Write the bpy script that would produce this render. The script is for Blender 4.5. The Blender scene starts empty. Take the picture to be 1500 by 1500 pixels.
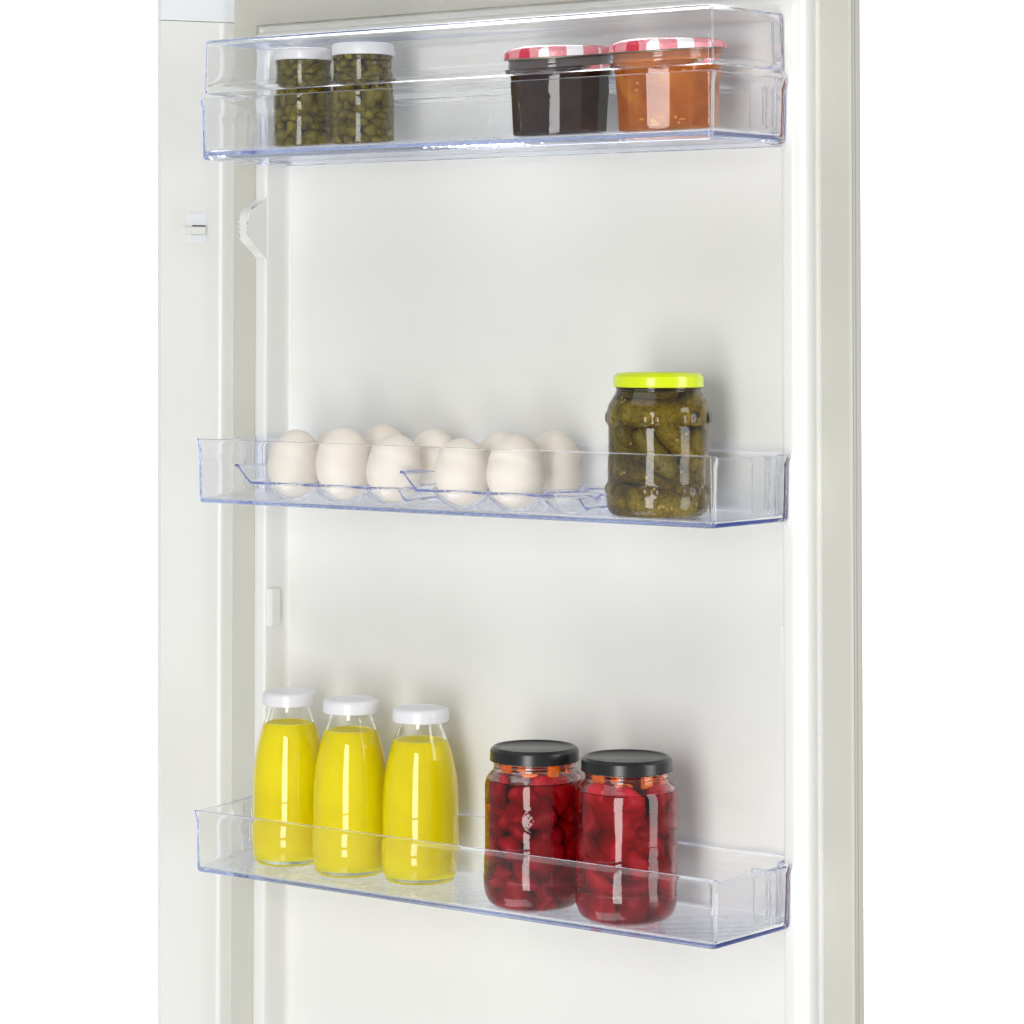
import bpy, bmesh, math, random
from mathutils import Vector, Matrix, noise
random.seed(7)
S = 0.001                                  # everything below is measured in millimetres
scene = bpy.context.scene
COL = scene.collection
R = math.radians

# ------------------------------------------------------------------ camera
VIEW = 34.606
cam_d = bpy.data.cameras.new("camera"); cam = bpy.data.objects.new("camera", cam_d); COL.objects.link(cam)
cam.location = (1.43689, -1.73466, 0.0)
cam.rotation_euler = (R(90 + 1.999), 0, R(VIEW))
cam_d.sensor_width = 36; cam_d.lens = 36 * 4035.5 / 1500
cam_d.shift_y = -(750 - 316.85) / 1500
cam_d.clip_start = 0.05; cam_d.clip_end = 50
scene.camera = cam

# ------------------------------------------------------------------ studio light
world = bpy.data.worlds.new("World"); scene.world = world; world.use_nodes = True
world.node_tree.nodes["Background"].inputs[0].default_value = (0.96, 0.98, 1.0, 1)
world.node_tree.nodes["Background"].inputs[1].default_value = 0.42

def softbox(name, loc, target, sx, sy, watts, col=(1, 1, 1)):
    d = bpy.data.lights.new(name, 'AREA'); d.shape = 'RECTANGLE'; d.size = sx; d.size_y = sy
    d.energy = watts; d.color = col
    o = bpy.data.objects.new(name, d); COL.objects.link(o)
    o.location = loc
    o.rotation_euler = (Vector(target) - Vector(loc)).to_track_quat('-Z', 'Y').to_euler()
    return o
softbox("key_softbox", (0.74, -1.56, -0.22), (0.235, -0.02, -0.15), 0.47, 1.25, 18, (1, 0.985, 0.96))
softbox("side_softbox", (1.65, 0.06, -0.15), (0.47, -0.04, -0.15), 0.50, 1.5, 11.0, (1, 1, 1))
softbox("fill_softbox_low", (0.0, -0.95, -1.55), (0.2, 0.0, -0.30), 1.5, 0.8, 10, (0.98, 0.99, 1))
softbox("fill_softbox_high", (0.0, -1.0, 1.30), (0.2, 0.0, 0.0), 1.5, 0.8, 6, (0.98, 0.99, 1))
softbox("backdrop_lamp_low", (-0.55, 1.0, -1.9), (-1.1, 2.0, -0.6), 1.2, 0.5, 110)
softbox("backdrop_lamp_high", (-0.55, 1.0, 1.9), (-1.1, 2.0, 0.6), 1.2, 0.5, 110)

vs = scene.view_settings
vs.view_transform = 'Standard'; vs.look = 'None'; vs.exposure = 0.04; vs.gamma = 1.0; vs.use_curve_mapping = False
cy = scene.cycles
cy.max_bounces = 72; cy.transmission_bounces = 72; cy.glossy_bounces = 64; cy.diffuse_bounces = 5
cy.transparent_max_bounces = 16; cy.volume_bounces = 1
cy.sample_clamp_indirect = 40; cy.caustics_refractive = True; cy.caustics_reflective = True
cy.blur_glossy = 0.0
cy.use_denoising = True

# ------------------------------------------------------------------ materials
def new_mat(name):
    m = bpy.data.materials.new(name); m.use_nodes = True
    nt = m.node_tree
    return m, nt, nt.nodes["Principled BSDF"], nt.nodes["Material Output"]
def N(nt, kind, **kw):
    n = nt.nodes.new(kind)
    for k, v in kw.items():
        if k.startswith('i_'): n.inputs[k[2:].replace('_', ' ')].default_value = v
        else: setattr(n, k, v)
    return n
def ramp(nt, stops):
    r = nt.nodes.new('ShaderNodeValToRGB'); e = r.color_ramp.elements
    while len(e) < len(stops): e.new(0.5)
    for k, (p, c) in enumerate(stops): e[k].position = p; e[k].color = (*c, 1)
    return r

def plain(name, col, rough=0.4, spec=0.5, bump=0.0, bscale=300, var=0.0, vscale=8, sss=0.0, coat=0.0, metallic=0.0):
    m, nt, p, out = new_mat(name)
    p.inputs['Roughness'].default_value = rough
    p.inputs['Specular IOR Level'].default_value = spec
    p.inputs['Metallic'].default_value = metallic
    if coat: p.inputs['Coat Weight'].default_value = coat; p.inputs['Coat Roughness'].default_value = 0.08
    tc = N(nt, 'ShaderNodeTexCoord')
    if var:
        n = N(nt, 'ShaderNodeTexNoise', i_Scale=vscale, i_Detail=3.0)
        nt.links.new(tc.outputs['Object'], n.inputs['Vector'])
        rp = ramp(nt, [(0.3, tuple(c * (1 - var) for c in col)), (0.7, tuple(min(1, c * (1 + var)) for c in col))])
        nt.links.new(n.outputs['Fac'], rp.inputs[0]); nt.links.new(rp.outputs[0], p.inputs['Base Color'])
    else:
        p.inputs['Base Color'].default_value = (*col, 1)
    if bump:
        n = N(nt, 'ShaderNodeTexNoise', i_Scale=bscale, i_Detail=2.0)
        nt.links.new(tc.outputs['Object'], n.inputs['Vector'])
        b = N(nt, 'ShaderNodeBump', i_Strength=bump, i_Distance=0.0005)
        nt.links.new(n.outputs['Fac'], b.inputs['Height']); nt.links.new(b.outputs[0], p.inputs['Normal'])
    if sss:
        p.inputs['Subsurface Weight'].default_value = sss
        p.inputs['Subsurface Radius'].default_value = (1, .6, .3)
        p.inputs['Subsurface Scale'].default_value = 0.006
    return m

def clear(name, ior, vol_col=None, dens=0.0, rough=0.0, tint=(1, 1, 1), bump=None):
    m, nt, p, out = new_mat(name)
    p.inputs['Base Color'].default_value = (*tint, 1)
    p.inputs['Transmission Weight'].default_value = 1.0
    p.inputs['Roughness'].default_value = rough
    p.inputs['IOR'].default_value = ior
    if dens:
        v = N(nt, 'ShaderNodeVolumeAbsorption', i_Color=(*vol_col, 1), i_Density=dens)
        nt.links.new(v.outputs[0], out.inputs['Volume'])
    if bump == 'floor':                    # shallow diagonal ribs moulded into the level faces only
        tc = N(nt, 'ShaderNodeTexCoord')
        mp = N(nt, 'ShaderNodeMapping'); mp.inputs['Rotation'].default_value = (0, 0, R(58))
        nt.links.new(tc.outputs['Object'], mp.inputs['Vector'])
        w = N(nt, 'ShaderNodeTexWave', i_Scale=80.0, i_Distortion=0.6, i_Detail=1.0); w.inputs['Detail Scale'].default_value = 2.0
        nt.links.new(mp.outputs[0], w.inputs['Vector'])
        w2 = N(nt, 'ShaderNodeTexVoronoi', i_Scale=260.0)
        nt.links.new(tc.outputs['Object'], w2.inputs['Vector'])
        ad = N(nt, 'ShaderNodeMath', operation='ADD'); nt.links.new(w.outputs['Fac'], ad.inputs[0]); nt.links.new(w2.outputs['Distance'], ad.inputs[1])
        sp = N(nt, 'ShaderNodeSeparateXYZ'); nt.links.new(tc.outputs['Normal'], sp.inputs[0])
        ab = N(nt, 'ShaderNodeMath', operation='ABSOLUTE'); nt.links.new(sp.outputs['Z'], ab.inputs[0])
        gt = N(nt, 'ShaderNodeMath', operation='GREATER_THAN'); gt.inputs[1].default_value = 0.97
        nt.links.new(ab.outputs[0], gt.inputs[0])
        so = N(nt, 'ShaderNodeSeparateXYZ'); nt.links.new(tc.outputs['Object'], so.inputs[0])
        lt = N(nt, 'ShaderNodeMath', operation='LESS_THAN'); lt.inputs[1].default_value = 0.012
        nt.links.new(so.outputs['Z'], lt.inputs[0])
        mu = N(nt, 'ShaderNodeMath', operation='MULTIPLY'); nt.links.new(gt.outputs[0], mu.inputs[0]); nt.links.new(lt.outputs[0], mu.inputs[1])
        m2 = N(nt, 'ShaderNodeMath', operation='MULTIPLY'); nt.links.new(ad.outputs[0], m2.inputs[0]); nt.links.new(mu.outputs[0], m2.inputs[1])
        b = N(nt, 'ShaderNodeBump', i_Strength=0.4, i_Distance=0.0004)
        nt.links.new(m2.outputs[0], b.inputs['Height']); nt.links.new(b.outputs[0], p.inputs['Normal'])
    elif bump == 'edge':                   # the sheared outer edge of the tray is left matt
        tc = N(nt, 'ShaderNodeTexCoord')
        so = N(nt, 'ShaderNodeSeparateXYZ'); nt.links.new(tc.outputs['Object'], so.inputs[0])
        lt = N(nt, 'ShaderNodeMath', operation='LESS_THAN'); lt.inputs[1].default_value = -0.0834
        nt.links.new(so.outputs['Y'], lt.inputs[0])
        ml = N(nt, 'ShaderNodeMath', operation='MULTIPLY'); ml.inputs[1].default_value = 0.45
        nt.links.new(lt.outputs[0], ml.inputs[0]); nt.links.new(ml.outputs[0], p.inputs['Roughness'])
    elif bump:
        tc = N(nt, 'ShaderNodeTexCoord')
        n = N(nt, 'ShaderNodeTexNoise', i_Scale=bump[0], i_Detail=2.0)
        nt.links.new(tc.outputs['Object'], n.inputs['Vector'])
        b = N(nt, 'ShaderNodeBump', i_Strength=bump[1], i_Distance=0.001)
        nt.links.new(n.outputs['Fac'], b.inputs['Height']); nt.links.new(b.outputs[0], p.inputs['Normal'])
    return m

M = {}
M['liner'] = plain('moulded_white_liner', (0.69, 0.69, 0.665), 0.22, 0.5, bump=0.05, bscale=35)
M['cabinet'] = plain('cabinet_white_plastic', (0.72, 0.725, 0.70), 0.35, 0.5, bump=0.05, bscale=50)
M['cabinet_cool'] = plain('cabinet_cool_white_plastic', (0.74, 0.765, 0.79), 0.4)
M['gasket'] = plain('beige_gasket_rubber', (0.475, 0.468, 0.418), 0.5, 0.35, bump=0.1, bscale=200, var=0.015, vscale=14)
M['shell'] = plain('door_shell', (0.6, 0.6, 0.58), 0.4)
M['dark'] = plain('dark_slot', (0.01, 0.01, 0.012), 0.6)
M['backdrop'] = plain('white_studio_paper', (0.9, 0.9, 0.9), 0.9, 0.1, var=0.01)
M['clear'] = clear('clear_blue_edged_plastic', 1.41, (0.30, 0.47, 0.89), 7.5, bump='floor')
M['tray'] = clear('clear_tray_plastic', 1.40, (0.22, 0.38, 0.91), 13.0)
M['bottle_glass'] = clear('bottle_glass', 1.50, (0.62, 0.86, 0.66), 12.0, bump=(40, 0.05))
M['jam_glass'] = clear('jam_glass', 1.50, (0.7, 0.85, 0.75), 6.0, bump=(60, 0.06))
M['brine_caper'] = clear('glass_filled_with_caper_brine', 1.48, (0.64, 0.56, 0.10), 110.0, bump=(60, 0.06))
M['brine_pickle'] = clear('glass_filled_with_pickle_brine', 1.48, (0.68, 0.60, 0.10), 80.0, bump=(45, 0.08))
M['brine_red'] = clear('glass_filled_with_red_juice', 1.48, (0.68, 0.02, 0.06), 130.0, bump=(45, 0.08))
M['lid_white'] = plain('white_enamelled_lid', (0.67, 0.67, 0.69), 0.28, 0.5, coat=0.3)
M['lid_green'] = plain('lime_enamelled_lid', (0.56, 0.68, 0.0), 0.22, 0.5, coat=0.4)
M['lid_black'] = plain('black_enamelled_lid', (0.010, 0.011, 0.011), 0.26, 0.45)
M['lid_metal'] = plain('lid_underside_metal', (0.25, 0.22, 0.16), 0.4, metallic=1.0)
M['caper'] = None

def eggmat():
    m, nt, p, out = new_mat('eggshell')
    tc = N(nt, 'ShaderNodeTexCoord')
    oi = N(nt, 'ShaderNodeObjectInfo')
    n = N(nt, 'ShaderNodeTexNoise', i_Scale=35.0, i_Detail=4.0); nt.links.new(tc.outputs['Object'], n.inputs['Vector'])
    rp = ramp(nt, [(0.3, (0.75, 0.685, 0.60)), (0.7, (0.80, 0.745, 0.67))])
    nt.links.new(n.outputs['Fac'], rp.inputs[0])
    hs = N(nt, 'ShaderNodeHueSaturation')
    mr = N(nt, 'ShaderNodeMapRange'); mr.inputs[3].default_value = 0.96; mr.inputs[4].default_value = 1.05
    nt.links.new(oi.outputs['Random'], mr.inputs[0]); nt.links.new(mr.outputs[0], hs.inputs['Value'])
    nt.links.new(rp.outputs[0], hs.inputs['Color'])
    n2 = N(nt, 'ShaderNodeTexNoise', i_Scale=700.0, i_Detail=2.0); nt.links.new(tc.outputs['Object'], n2.inputs['Vector'])
    b = N(nt, 'ShaderNodeBump', i_Strength=0.25, i_Distance=0.0002)
    nt.links.new(n2.outputs['Fac'], b.inputs['Height']); nt.links.new(b.outputs[0], p.inputs['Normal'])
    nt.links.new(hs.outputs[0], p.inputs['Base Color'])
    p.inputs['Roughness'].default_value = 0.5; p.inputs['Specular IOR Level'].default_value = 0.3
    p.inputs['Subsurface Weight'].default_value = 0.15; p.inputs['Subsurface Radius'].default_value = (1, .5, .35)
    p.inputs['Subsurface Scale'].default_value = 0.003
    return m
M['egg'] = eggmat()

def gingham():
    m, nt, p, out = new_mat('red_gingham_print')
    tc = N(nt, 'ShaderNodeTexCoord')
    mp = N(nt, 'ShaderNodeMapping'); mp.inputs['Rotation'].default_value = (0, 0, 0); mp.inputs['Location'].default_value = (0.004, -0.0036, 0)
    nt.links.new(tc.outputs['Object'], mp.inputs['Vector'])
    sp = N(nt, 'ShaderNodeSeparateXYZ'); nt.links.new(mp.outputs[0], sp.inputs[0])
    fac = []
    for ax in ('X', 'Y'):
        a = N(nt, 'ShaderNodeMath', operation='MULTIPLY'); a.inputs[1].default_value = 1 / 0.025
        nt.links.new(sp.outputs[ax], a.inputs[0])
        f = N(nt, 'ShaderNodeMath', operation='FRACT'); nt.links.new(a.outputs[0], f.inputs[0])
        g = N(nt, 'ShaderNodeMath', operation='GREATER_THAN'); g.inputs[1].default_value = 0.5
        nt.links.new(f.outputs[0], g.inputs[0]); fac.append(g)
    s = N(nt, 'ShaderNodeMath', operation='ADD'); nt.links.new(fac[0].outputs[0], s.inputs[0]); nt.links.new(fac[1].outputs[0], s.inputs[1])
    h = N(nt, 'ShaderNodeMath', operation='MULTIPLY'); h.inputs[1].default_value = 0.5; nt.links.new(s.outputs[0], h.inputs[0])
    n = N(nt, 'ShaderNodeTexNoise', i_Scale=900.0, i_Detail=2.0); nt.links.new(tc.outputs['Object'], n.inputs['Vector'])
    sb = N(nt, 'ShaderNodeMath', operation='SUBTRACT'); sb.inputs[1].default_value = 0.5; nt.links.new(n.outputs['Fac'], sb.inputs[0])
    ml = N(nt, 'ShaderNodeMath', operation='MULTIPLY'); ml.inputs[1].default_value = 0.35; nt.links.new(sb.outputs[0], ml.inputs[0])
    ad = N(nt, 'ShaderNodeMath', operation='ADD'); nt.links.new(h.outputs[0], ad.inputs[0]); nt.links.new(ml.outputs[0], ad.inputs[1])
    rp = ramp(nt, [(0.0, (0.86, 0.85, 0.85)), (0.25, (0.84, 0.80, 0.80)), (0.5, (0.72, 0.22, 0.26)), (0.75, (0.66, 0.02, 0.07)), (1.0, (0.60, 0.006, 0.045))])
    nt.links.new(ad.outputs[0], rp.inputs[0]); nt.links.new(rp.outputs[0], p.inputs['Base Color'])
    p.inputs['Roughness'].default_value = 0.25; p.inputs['Coat Weight'].default_value = 0.3
    return m
M['gingham'] = gingham()

def food(name, stops, scale, rough=0.35, spec=0.3, sss=0.3, sscale=0.004, detail=4.0, radius=(1, .5, .2), bump=0.0, vary=(0.75, 1.3)):
    m, nt, p, out = new_mat(name)
    tc = N(nt, 'ShaderNodeTexCoord'); oi = N(nt, 'ShaderNodeObjectInfo')
    n = N(nt, 'ShaderNodeTexNoise', i_Scale=scale, i_Detail=detail, noise_dimensions='4D')
    nt.links.new(tc.outputs['Object'], n.inputs['Vector'])
    mw = N(nt, 'ShaderNodeMath', operation='MULTIPLY'); mw.inputs[1].default_value = 20; nt.links.new(oi.outputs['Random'], mw.inputs[0])
    nt.links.new(mw.outputs[0], n.inputs['W'])
    rp = ramp(nt, stops); nt.links.new(n.outputs['Fac'], rp.inputs[0])
    hs = N(nt, 'ShaderNodeHueSaturation')
    mr = N(nt, 'ShaderNodeMapRange'); mr.inputs[3].default_value, mr.inputs[4].default_value = vary
    nt.links.new(oi.outputs['Random'], mr.inputs[0]); nt.links.new(mr.outputs[0], hs.inputs['Value'])
    nt.links.new(rp.outputs[0], hs.inputs['Color']); nt.links.new(hs.outputs[0], p.inputs['Base Color'])
    p.inputs['Roughness'].default_value = rough; p.inputs['Specular IOR Level'].default_value = spec
    p.inputs['Subsurface Weight'].default_value = sss; p.inputs['Subsurface Radius'].default_value = radius
    p.inputs['Subsurface Scale'].default_value = sscale
    if bump:
        b = N(nt, 'ShaderNodeBump', i_Strength=bump, i_Distance=0.0008)
        nt.links.new(n.outputs['Fac'], b.inputs['Height']); nt.links.new(b.outputs[0], p.inputs['Normal'])
    return m
M['caper'] = food('pickled_caper', [(0.3, (0.17, 0.15, 0.015)), (0.7, (0.38, 0.32, 0.035))], 120, sss=0.0)
M['gherkin'] = food('pickled_gherkin', [(0.28, (0.09, 0.075, 0.007)), (0.42, (0.20, 0.155, 0.012)), (0.75, (0.40, 0.29, 0.028))], 420, sss=0.0, bump=0.5)
M['mustard'] = plain('mustard_seed', (0.80, 0.58, 0.15), 0.4)
M['redfruit'] = food('pickled_red_pepper', [(0.3, (0.28, 0.002, 0.010)), (0.7, (0.82, 0.010, 0.040))], 50, sss=0.0)
M['carrot'] = food('orange_pepper_strip', [(0.3, (0.85, 0.20, 0.005)), (0.7, (1.0, 0.34, 0.015))], 60, sss=0.0)
M['juice'] = food('yellow_fruit_juice', [(0.30, (0.94, 0.84, 0.0)), (0.70, (1.0, 0.92, 0.004))], 22, rough=0.5, spec=0.1, sss=0.0, vary=(0.98, 1.02))
_nt = M['juice'].node_tree; _tr = N(_nt, 'ShaderNodeBsdfTranslucent', i_Color=(0.98, 0.78, 0.0, 1)); _mx = N(_nt, 'ShaderNodeMixShader'); _mx.inputs[0].default_value = 0.20
_nt.links.new(_nt.nodes['Principled BSDF'].outputs[0], _mx.inputs[1]); _nt.links.new(_tr.outputs[0], _mx.inputs[2]); _nt.links.new(_mx.outputs[0], _nt.nodes['Material Output'].inputs['Surface'])
M['darkjam'] = food('dark_fruit_jam', [(0.35, (0.030, 0.011, 0.007)), (0.65, (0.060, 0.025, 0.017))], 40, rough=0.5, spec=0.05, sss=0.0, vary=(1, 1))
M['orangejam'] = food('apricot_jam', [(0.30, (0.40, 0.105, 0.006)), (0.55, (0.54, 0.165, 0.012)), (0.74, (0.68, 0.29, 0.02))], 55, rough=0.5, spec=0.05, sss=0.0, vary=(1, 1))
M['zest'] = plain('fruit_zest', (0.80, 0.40, 0.035), 0.5)
M['ink'] = plain('pink_food_ink', (0.70, 0.16, 0.20), 0.6)

# ------------------------------------------------------------------ builders
def link_mesh(name, bm, mat, parent=None, smooth=True, angle=35, recalc=True):
    if recalc: bmesh.ops.recalc_face_normals(bm, faces=bm.faces)
    me = bpy.data.meshes.new(name)
    for v in bm.verts: v.co *= S
    bm.to_mesh(me); bm.free()
    if smooth:
        me.shade_smooth()
        if angle: me.set_sharp_from_angle(angle=R(angle))
    me.materials.append(mat)
    o = bpy.data.objects.new(name, me); COL.objects.link(o)
    if parent: o.parent = parent
    return o
def thing(name, label, cat, loc=(0, 0, 0), rz=0.0, group=None):
    o = bpy.data.objects.new(name, None); COL.objects.link(o); o.empty_display_size = 0.02
    o.location = Vector(loc) * S; o.rotation_euler = (0, 0, rz)
    o['label'] = label; o['category'] = cat
    if group: o['group'] = group
    return o
def put(name, me, parent, loc, rot=(0, 0, 0), scale=(1, 1, 1)):
    o = bpy.data.objects.new(name, me); COL.objects.link(o); o.parent = parent
    o.location = Vector(loc) * S; o.rotation_euler = rot; o.scale = scale
    return o
def box(bm, x0, x1, y0, y1, z0, z1, bev=0.0, seg=2):
    b2 = bmesh.new(); r = bmesh.ops.create_cube(b2, size=1)
    for v in b2.verts: v.co = Vector(((x0 + x1) / 2 + v.co.x * (x1 - x0), (y0 + y1) / 2 + v.co.y * (y1 - y0), (z0 + z1) / 2 + v.co.z * (z1 - z0)))
    if bev: bmesh.ops.bevel(b2, geom=b2.edges[:], offset=bev, segments=seg, affect='EDGES')
    me = bpy.data.meshes.new('t'); b2.to_mesh(me); b2.free(); bm.from_mesh(me); bpy.data.meshes.remove(me)
def rings_to_mesh(bm, rings, closed=True, cap0=True, cap1=True):
    vr = [[bm.verts.new(p) for p in r] for r in rings]
    n = len(rings[0])
    for a, b in zip(vr, vr[1:]):
        for i in range(n if closed else n - 1):
            j = (i + 1) % n
            bm.faces.new((a[i], a[j], b[j], b[i]))
    if cap0: bm.faces.new(vr[0][::-1])
    if cap1: bm.faces.new(vr[-1])
    return vr
def smooth_profile(pts, sub=4):
    """Catmull-Rom through (r, z) points; a point given with a third value 1 keeps its corner."""
    out = []
    P = [p[:2] for p in pts]; sharp = [len(p) > 2 and p[2] for p in pts]
    for i in range(len(P) - 1):
        p1, p2 = P[i], P[i + 1]
        p0 = P[i - 1] if i > 0 and not sharp[i] else (2 * p1[0] - p2[0], 2 * p1[1] - p2[1])
        p3 = P[i + 2] if i + 2 < len(P) and not sharp[i + 1] else (2 * p2[0] - p1[0], 2 * p2[1] - p1[1])
        for k in range(sub):
            t = k / sub
            out.append(tuple(0.5 * (2 * p1[c] + (p2[c] - p0[c]) * t + (2 * p0[c] - 5 * p1[c] + 4 * p2[c] - p3[c]) * t * t + (3 * p1[c] - p0[c] - 3 * p2[c] + p3[c]) * t ** 3) for c in (0, 1)))
    out.append(P[-1]); return out
def lathe(bm, prof, seg=96, rfun=None):
    """Closed body of revolution; the profile starts and ends on the axis."""
    rings = []
    for (r, z) in prof:
        if r < 1e-4: rings.append(None if False else [(0, 0, z)]); continue
        ring = []
        for i in range(seg):
            a = 2 * math.pi * i / seg
            rr = r if rfun is None else rfun(r, z, a)
            ring.append((rr * math.cos(a), rr * math.sin(a), z))
        rings.append(ring)
    prev = None
    for ring in rings:
        cur = [bm.verts.new(p) for p in ring]
        if prev is not None:
            if len(prev) == 1 and len(cur) > 1:
                for i in range(seg): bm.faces.new((prev[0], cur[(i + 1) % seg], cur[i]))
            elif len(cur) == 1 and len(prev) > 1:
                for i in range(seg): bm.faces.new((prev[i], prev[(i + 1) % seg], cur[0]))
            else:
                for i in range(seg):
                    j = (i + 1) % seg
                    bm.faces.new((prev[i], prev[j], cur[j], cur[i]))
        prev = cur

# ------------------------------------------------------------------ backdrop
bm = bmesh.new()
fw = Vector((-math.sin(R(VIEW)), math.cos(R(VIEW)), 0)); rt = Vector((math.cos(R(VIEW)), math.sin(R(VIEW)), 0))
c = Vector((1436.9, -1734.7, 0)) + fw * 4300
vv = [c + rt * sx * 2600 + Vector((0, 0, sz)) for sx, sz in ((-1, -2600), (1, -2600), (1, 2600), (-1, 2600))]
f = [bm.verts.new(v) for v in vv] + [bm.verts.new(v + fw * 20) for v in vv]
for q in ((0, 1, 2, 3), (7, 6, 5, 4), (0, 4, 5, 1), (1, 5, 6, 2), (2, 6, 7, 3), (3, 7, 4, 0)): bm.faces.new([f[k] for k in q])
bd = link_mesh('backdrop', bm, M['backdrop'], smooth=False)
bd['kind'] = 'structure'

# ------------------------------------------------------------------ refrigerator door
XO0, XO1, ZT, ZB = -52.0, 522.8, 261.5, -720.0
def frame_ring(d, y):
    """U-shaped polyline at distance d inside the door outline: up the left side, across the top, down the right."""
    r = max(0.05, d - 34)
    x0, x1, zt = XO0 + d, XO1 - d, ZT - d
    pts = []
    nz = 14
    for i in range(nz): pts.append((x0, y, ZB + (zt - r - ZB) * i / nz))
    for i in range(9):
        a = math.pi - math.pi / 2 * i / 8
        pts.append((x0 + r + r * math.cos(a), y, zt - r + r * math.sin(a)))
    for i in range(1, 8): pts.append((x0 + r + (x1 - x0 - 2 * r) * i / 8, y, zt))
    for i in range(9):
        a = math.pi / 2 - math.pi / 2 * i / 8
        pts.append((x1 - r + r * math.cos(a), y, zt - r + r * math.sin(a)))
    for i in range(1, nz + 1): pts.append((x1, y, zt - r + (ZB - zt + r) * i / nz))
    return pts
fridge = thing('refrigerator', 'white refrigerator with its door open, beige gasket and empty mounting brackets', 'refrigerator', (0, 0, 0))
LP = [(14, 24), (24, 20), (25.0, 17.6), (27.0, 16.6), (28.0, 17.6), (29.3, 18.3), (30.2, 17.0), (30.8, 13), (31.8, 8.8), (33.4, 5.0), (35.6, 2.0), (38.2, 0.5), (41, 0.0),
      (46.0, 0.0), (47.4, 0.35), (48.2, 1.2), (48.7, 3.0), (49.4, 10), (50.2, 19), (50.7, 22.5), (51.6, 24.6), (53.0, 25.7), (55.2, 26.0), (60, 26.0)]
bm = bmesh.new()
vr = rings_to_mesh(bm, [frame_ring(d, y) for d, y in LP], closed=False, cap0=False, cap1=True)
door = link_mesh('door', bm, M['liner'], fridge, angle=60)
GP = [(24.4, 22), (24.4, 15.6), (24.0, 15.05), (23.2, 15.0), (9, 15.0), (2.0, 15.0), (0.9, 15.15), (0.3, 15.9), (0.1, 16.8), (1.2, 17.5), (1.3, 18.2), (0.1, 19.0), (0.0, 20.6), (0.2, 21.4), (1.3, 22.0), (1.4, 22.8), (0.3, 23.6), (0.1, 25.5), (0.2, 27.6), (0.9, 28.2), (0.9, 29.0), (0.3, 29.6), (0.5, 31.0), (6, 31.4), (12, 31.5)]
bm = bmesh.new(); rings_to_mesh(bm, [frame_ring(d, y) for d, y in GP], closed=False, cap0=False, cap1=False)
gk = link_mesh('gasket', bm, M['gasket'], door, angle=45)
bm = bmesh.new(); box(bm, -30, 494, 33, 70, ZB, 238, 6)
link_mesh('door_shell', bm, M['shell'], door)
# mitre seam of the gasket corner (a thin raised weld line)
for sx, xa in ((1, XO0), (-1, XO1)):
    bm = bmesh.new()
    a = Vector((xa + sx * 1.0, 15.0, ZT - 1.0)); b = Vector((xa + sx * 24, 15.0, ZT - 24)); nrm = Vector((1 * sx, 0, 1)).normalized() * 0.22
    q = [a - nrm, a + nrm, b + nrm, b - nrm]
    f = [bm.verts.new(p + Vector((0, -0.15, 0))) for p in q] + [bm.verts.new(p + Vector((0, 0.6, 0))) for p in q]
    for w in ((0, 1, 2, 3), (7, 6, 5, 4), (0, 4, 5, 1), (1, 5, 6, 2), (2, 6, 7, 3), (3, 7, 4, 0)): bm.faces.new([f[k] for k in w])
    link_mesh('weld_seam', bm, M['gasket'], door, smooth=False)

# bracket that juts out of the left rib
def prism_x(bm, poly, x0, x1):
    a = [bm.verts.new((x0, y, z)) for y, z in poly]; b = [bm.verts.new((x1, y, z)) for y, z in poly]
    n = len(poly); bm.faces.new(a[::-1]); bm.faces.new(b)
    for i in range(n): bm.faces.new((a[i], a[(i + 1) % n], b[(i + 1) % n], b[i]))
bm = bmesh.new()
poly = [(6, 98), (1.5, 93), (-3, 89.8), (-17, 84.4), (-21, 81.6), (-22.4, 78.2)]
for k in range(4):
    z = 76 - k * 4.0; poly += [(-22.6, z), (-21.9, z - 2.0)]
poly += [(-22.4, 60.0), (-20.6, 57.4), (-12, 53.0), (-4, 49.0), (0.5, 45.5), (6, 38)]
prism_x(bm, poly, -14.0, -4.0)
bmesh.ops.bevel(bm, geom=[e for e in bm.edges if abs(e.verts[0].co.x - e.verts[1].co.x) < 0.1], offset=1.2, segments=3, affect='EDGES')
link_mesh('bin_bracket', bm, M['liner'], door, angle=60)
# ribbed knobs on the inner faces of both ribs
def knob(x0, x1, zc, h, side):
    bm = bmesh.new()
    pts = []
    n = 6
    xa, xb = (x0, x1)
    outline = [(2.5, -h / 2), (12, -h / 2)]
    for k in range(n * 4 + 1):
        t = k / (n * 4); outline.append((13.6 + 0.75 * math.cos(t * n * 2 * math.pi), -h / 2 + 2 + (h - 4) * t))
    outline += [(12, h / 2), (2.5, h / 2)]
    prism_x(bm, [(y, zc + z) for y, z in outline], xa, xb)
    bmesh.ops.bevel(bm, geom=[e for e in bm.edges if abs(e.verts[0].co.x - e.verts[1].co.x) < 0.1 and abs(e.verts[0].co.x - (xb if side > 0 else xa)) < 0.1], offset=0.9, segments=3, affect='EDGES')
    return link_mesh('bin_knob', bm, M['liner'], door, angle=50)
knob(-5.0, 1.2, -239.5, 30.5, 1)
knob(470.8, 476.0, -239.5, 32, -1)

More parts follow.
